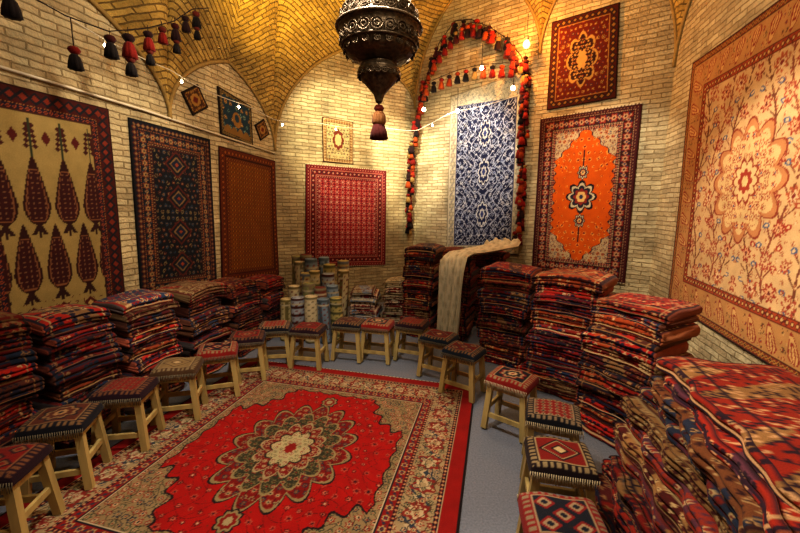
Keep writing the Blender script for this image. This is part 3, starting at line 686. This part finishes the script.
# ---------------------------------------------------------------- draped white rug over stacks
path=np.array([(1.42,5.20,1.16),(1.36,5.1,1.10),(1.2,4.95,1.08),(1.0,4.72,1.07),(.82,4.54,1.06),(.68,4.37,1.06),(.61,4.285,1.02),(.585,4.23,.9),(.57,4.21,.6),(.56,4.19,.32),(.55,4.18,.14)])
n=70;cv=curve(path,n)
wd=np.interp(np.linspace(0,1,n),[0,.3,.5,.6,1],[.48,.44,.38,.32,.25])
side=np.array([.88,-.47,0]);side/=np.linalg.norm(side)
m=30;U=np.linspace(-.5,.5,m)
P=cv[:,None]+side*(wd[:,None]*U[None])[...,None]
tt=np.linspace(0,1,n)
nrm=np.where(tt[:,None]<.58,1,0)
wr=.018*np.sin(U*22+tt[:,None]*5)+.010*np.sin(U*50+tt[:,None]*11)
P[...,2]+=wr*nrm+.014*nrm-.05*nrm*np.clip(-U*2,0,1)**2;P[...,0]-=wr*(1-nrm)*.6;P[...,1]-=(wr+.018)*(1-nrm)
C=np.zeros(P.shape)+lin('c4bca4');g=np.sin(U[None]*40)*np.sin(tt[:,None]*70);C[g>.35]=lin('aaa48e');C[np.broadcast_to(abs(U)[None]>.42,g.shape)]=lin('b4ac94')
da=Acc();da.grid(P,C,0)
for k in range(30):
    b=P[-1,0]+(P[-1,-1]-P[-1,0])*(k+.5)/30
    da.tube([b,b+[r.uniform(-.006,.006),r.uniform(-.01,0),-.11-r.uniform(0,.02)]],.003,lin('b8b09a'),0,n=4)
o=da.build("draped_white_rug",[M_WOOL],(.9,4.6,0));md=o.modifiers.new("thick",'SOLIDIFY');md.thickness=.008

# ---------------------------------------------------------------- cables, bulbs
ca_=Acc();ca_.tube([wp(LP,LA,-4.0,2.45,.02),wp(LP,LA,-2,2.40,.02),wp(LP,LA,-.02,2.30,.02)],.011,(.5,.5,.5),0,n=6);ca_.build("cable_conduit",[M_WIRE])
sa=Acc()
pts=[wp(LP,LA,-2.9,2.78,.35),(-1.95,3.7,2.72),(-1.55,4.9,2.66),(-.7,5.5,2.7),(.2,5.75,2.72),(.75,5.45,2.92),(1.45,5.0,3.0)]
cv=curve(pts,50);cv[:,2]-=.03*abs(np.sin(np.linspace(0,6*pi,50)));sa.tube(cv,.004,lin('d8d0bc'),0,n=5)
for k in range(3,50,6):
    p=cv[k];sa.tube([p,p-[0,0,.03]],.006,lin('d8d0bc'),0);sa.lathe((p[0],p[1],p[2]-.042),[(.002,-.012),(.008,-.008),(.010,0),(.007,.009),(.004,.014)],(1,1,1),1,n=12)
sa.build("string_light_wire",[M_WIRE,M_BULB])
def bulb(p,rr=.03,mt=None):
    a=Acc();x,y,z=p
    a.lathe((x,y,z),[(.002,-rr),(rr*.6,-rr*.8),(rr,-rr*.1),(rr*.85,rr*.5),(rr*.45,rr*1.1),(.006,rr*1.2)],(1,1,1),0,n=20)
    a.lathe((x,y,z),[(rr*.5,rr*1.1),(rr*.5,rr*2.2),(.006,rr*2.3)],(.1,.1,.1),1,n=16)
    a.tube([[x,y,z+rr*2.2],[x,y,z+rr*2.2+.25]],.004,(.1,.1,.1),1)
    a.build("hanging_light_bulb",[mt or M_BULB,M_DARK],p)
BL=[tuple(wp(RP,RA,1.95,3.60,.36)),tuple(wp(RP,RA,1.80,3.12,.34)),tuple(wp(RP,RA,1.0,2.95,.35)),tuple(wp(RP,RA,1.35,3.45,.35)),tuple(wp(RP,RA,.42,3.05,.35))]
for i,p in enumerate(BL):bulb(p,.045 if i==0 else .026,M_AMBER if i==0 else None)

# ---------------------------------------------------------------- lights
def point(name,p,e,col,rad=.08):
    l=bpy.data.lights.new(name,'POINT');l.energy=e;l.color=tuple(lin(col));l.shadow_soft_size=rad
    o=bpy.data.objects.new(name,l);o.location=p;bpy.context.collection.objects.link(o);return o
def spot(name,p,t,e,col,ang=70,blend=.6,rad=.06):
    l=bpy.data.lights.new(name,'SPOT');l.energy=e;l.color=tuple(lin(col));l.shadow_soft_size=rad;l.spot_size=math.radians(ang);l.spot_blend=blend
    o=bpy.data.objects.new(name,l);o.location=p;o.rotation_euler=(Vector(t)-Vector(p)).to_track_quat('-Z','Y').to_euler();bpy.context.collection.objects.link(o);return o
point("bulb_light",(BL[0][0]-.1,BL[0][1]-.12,BL[0][2]+.05),46,'ffa850',.04)
point("bulb_light",(BL[2][0]-.1,BL[2][1]-.2,BL[2][2]-.05),14,'ffe6c0',.04)
point("room_fill_light",(-.75,2.4,3.3),33,'ffeacc',.12)  # three added fill lights without fixtures, raise the general room light
point("room_fill_light",(.5,3.4,3.4),33,'ffeacc',.12)
point("room_fill_light",(.2,.9,3.0),38,'ffeed8',.12)
spot("spotlight",(.7,2.3,3.2),(2.35,2.65,1.5),190,'fff4e0',52)
spot("spotlight",(.2,4.6,3.5),(1.0,5.9,2.4),150,'fff6ea',56)
spot("spotlight",(-.2,4.8,3.4),(.15,6.5,2.2),250,'fff2cc',44)
spot("spotlight",(-.6,4.4,3.2),(-.9,5.9,2.6),140,'ffeebe',70)
spot("spotlight",(1.0,3.4,3.3),(2.5,4.7,1.9),140,'fff2dc',50)
spot("spotlight",(-.5,1.6,3.2),(-.6,2.6,0),165,'fff2e4',72)
spot("spotlight",(-.2,2.0,3.1),(1.3,2.1,.5),150,'fff0dc',66)
spot("spotlight",(-.6,3.0,3.2),(-2.2,3.2,1.7),80,'ffeac8',60)
spot("vault_gold_fill",(-.8,3.9,2.7),(-.9,4.5,4.6),170,'ffd058',115,.9)  # three added upward fills without fixtures, turn the vault gold
spot("vault_gold_fill",(.6,3.0,2.9),(1.0,3.8,5.0),60,'ffcc70',120,.9)
spot("vault_gold_fill",(-1.2,2.4,2.7),(-1.6,2.8,4.0),16,'ffd070',120,.9)
w_=bpy.data.worlds.new("w");bpy.context.scene.world=w_;w_.use_nodes=True;w_.node_tree.nodes["Background"].inputs[0].default_value=(1,.85,.65,1);w_.node_tree.nodes["Background"].inputs[1].default_value=.1

# ---------------------------------------------------------------- camera
cam=bpy.data.objects.new("camera",bpy.data.cameras.new("camera"));bpy.context.collection.objects.link(cam)
cam.data.lens=17;cam.data.sensor_width=36;cam.data.clip_start=.02
cam.location=(0,0,1.6)
Rm=Matrix.Rotation(math.radians(81),3,'X')@Matrix.Rotation(math.radians(0.8),3,'Z')
cam.rotation_euler=Rm.to_euler()
sc=bpy.context.scene;sc.camera=cam
sc.view_settings.view_transform='Standard';sc.view_settings.look='Medium High Contrast'
sc.view_settings.exposure=.52
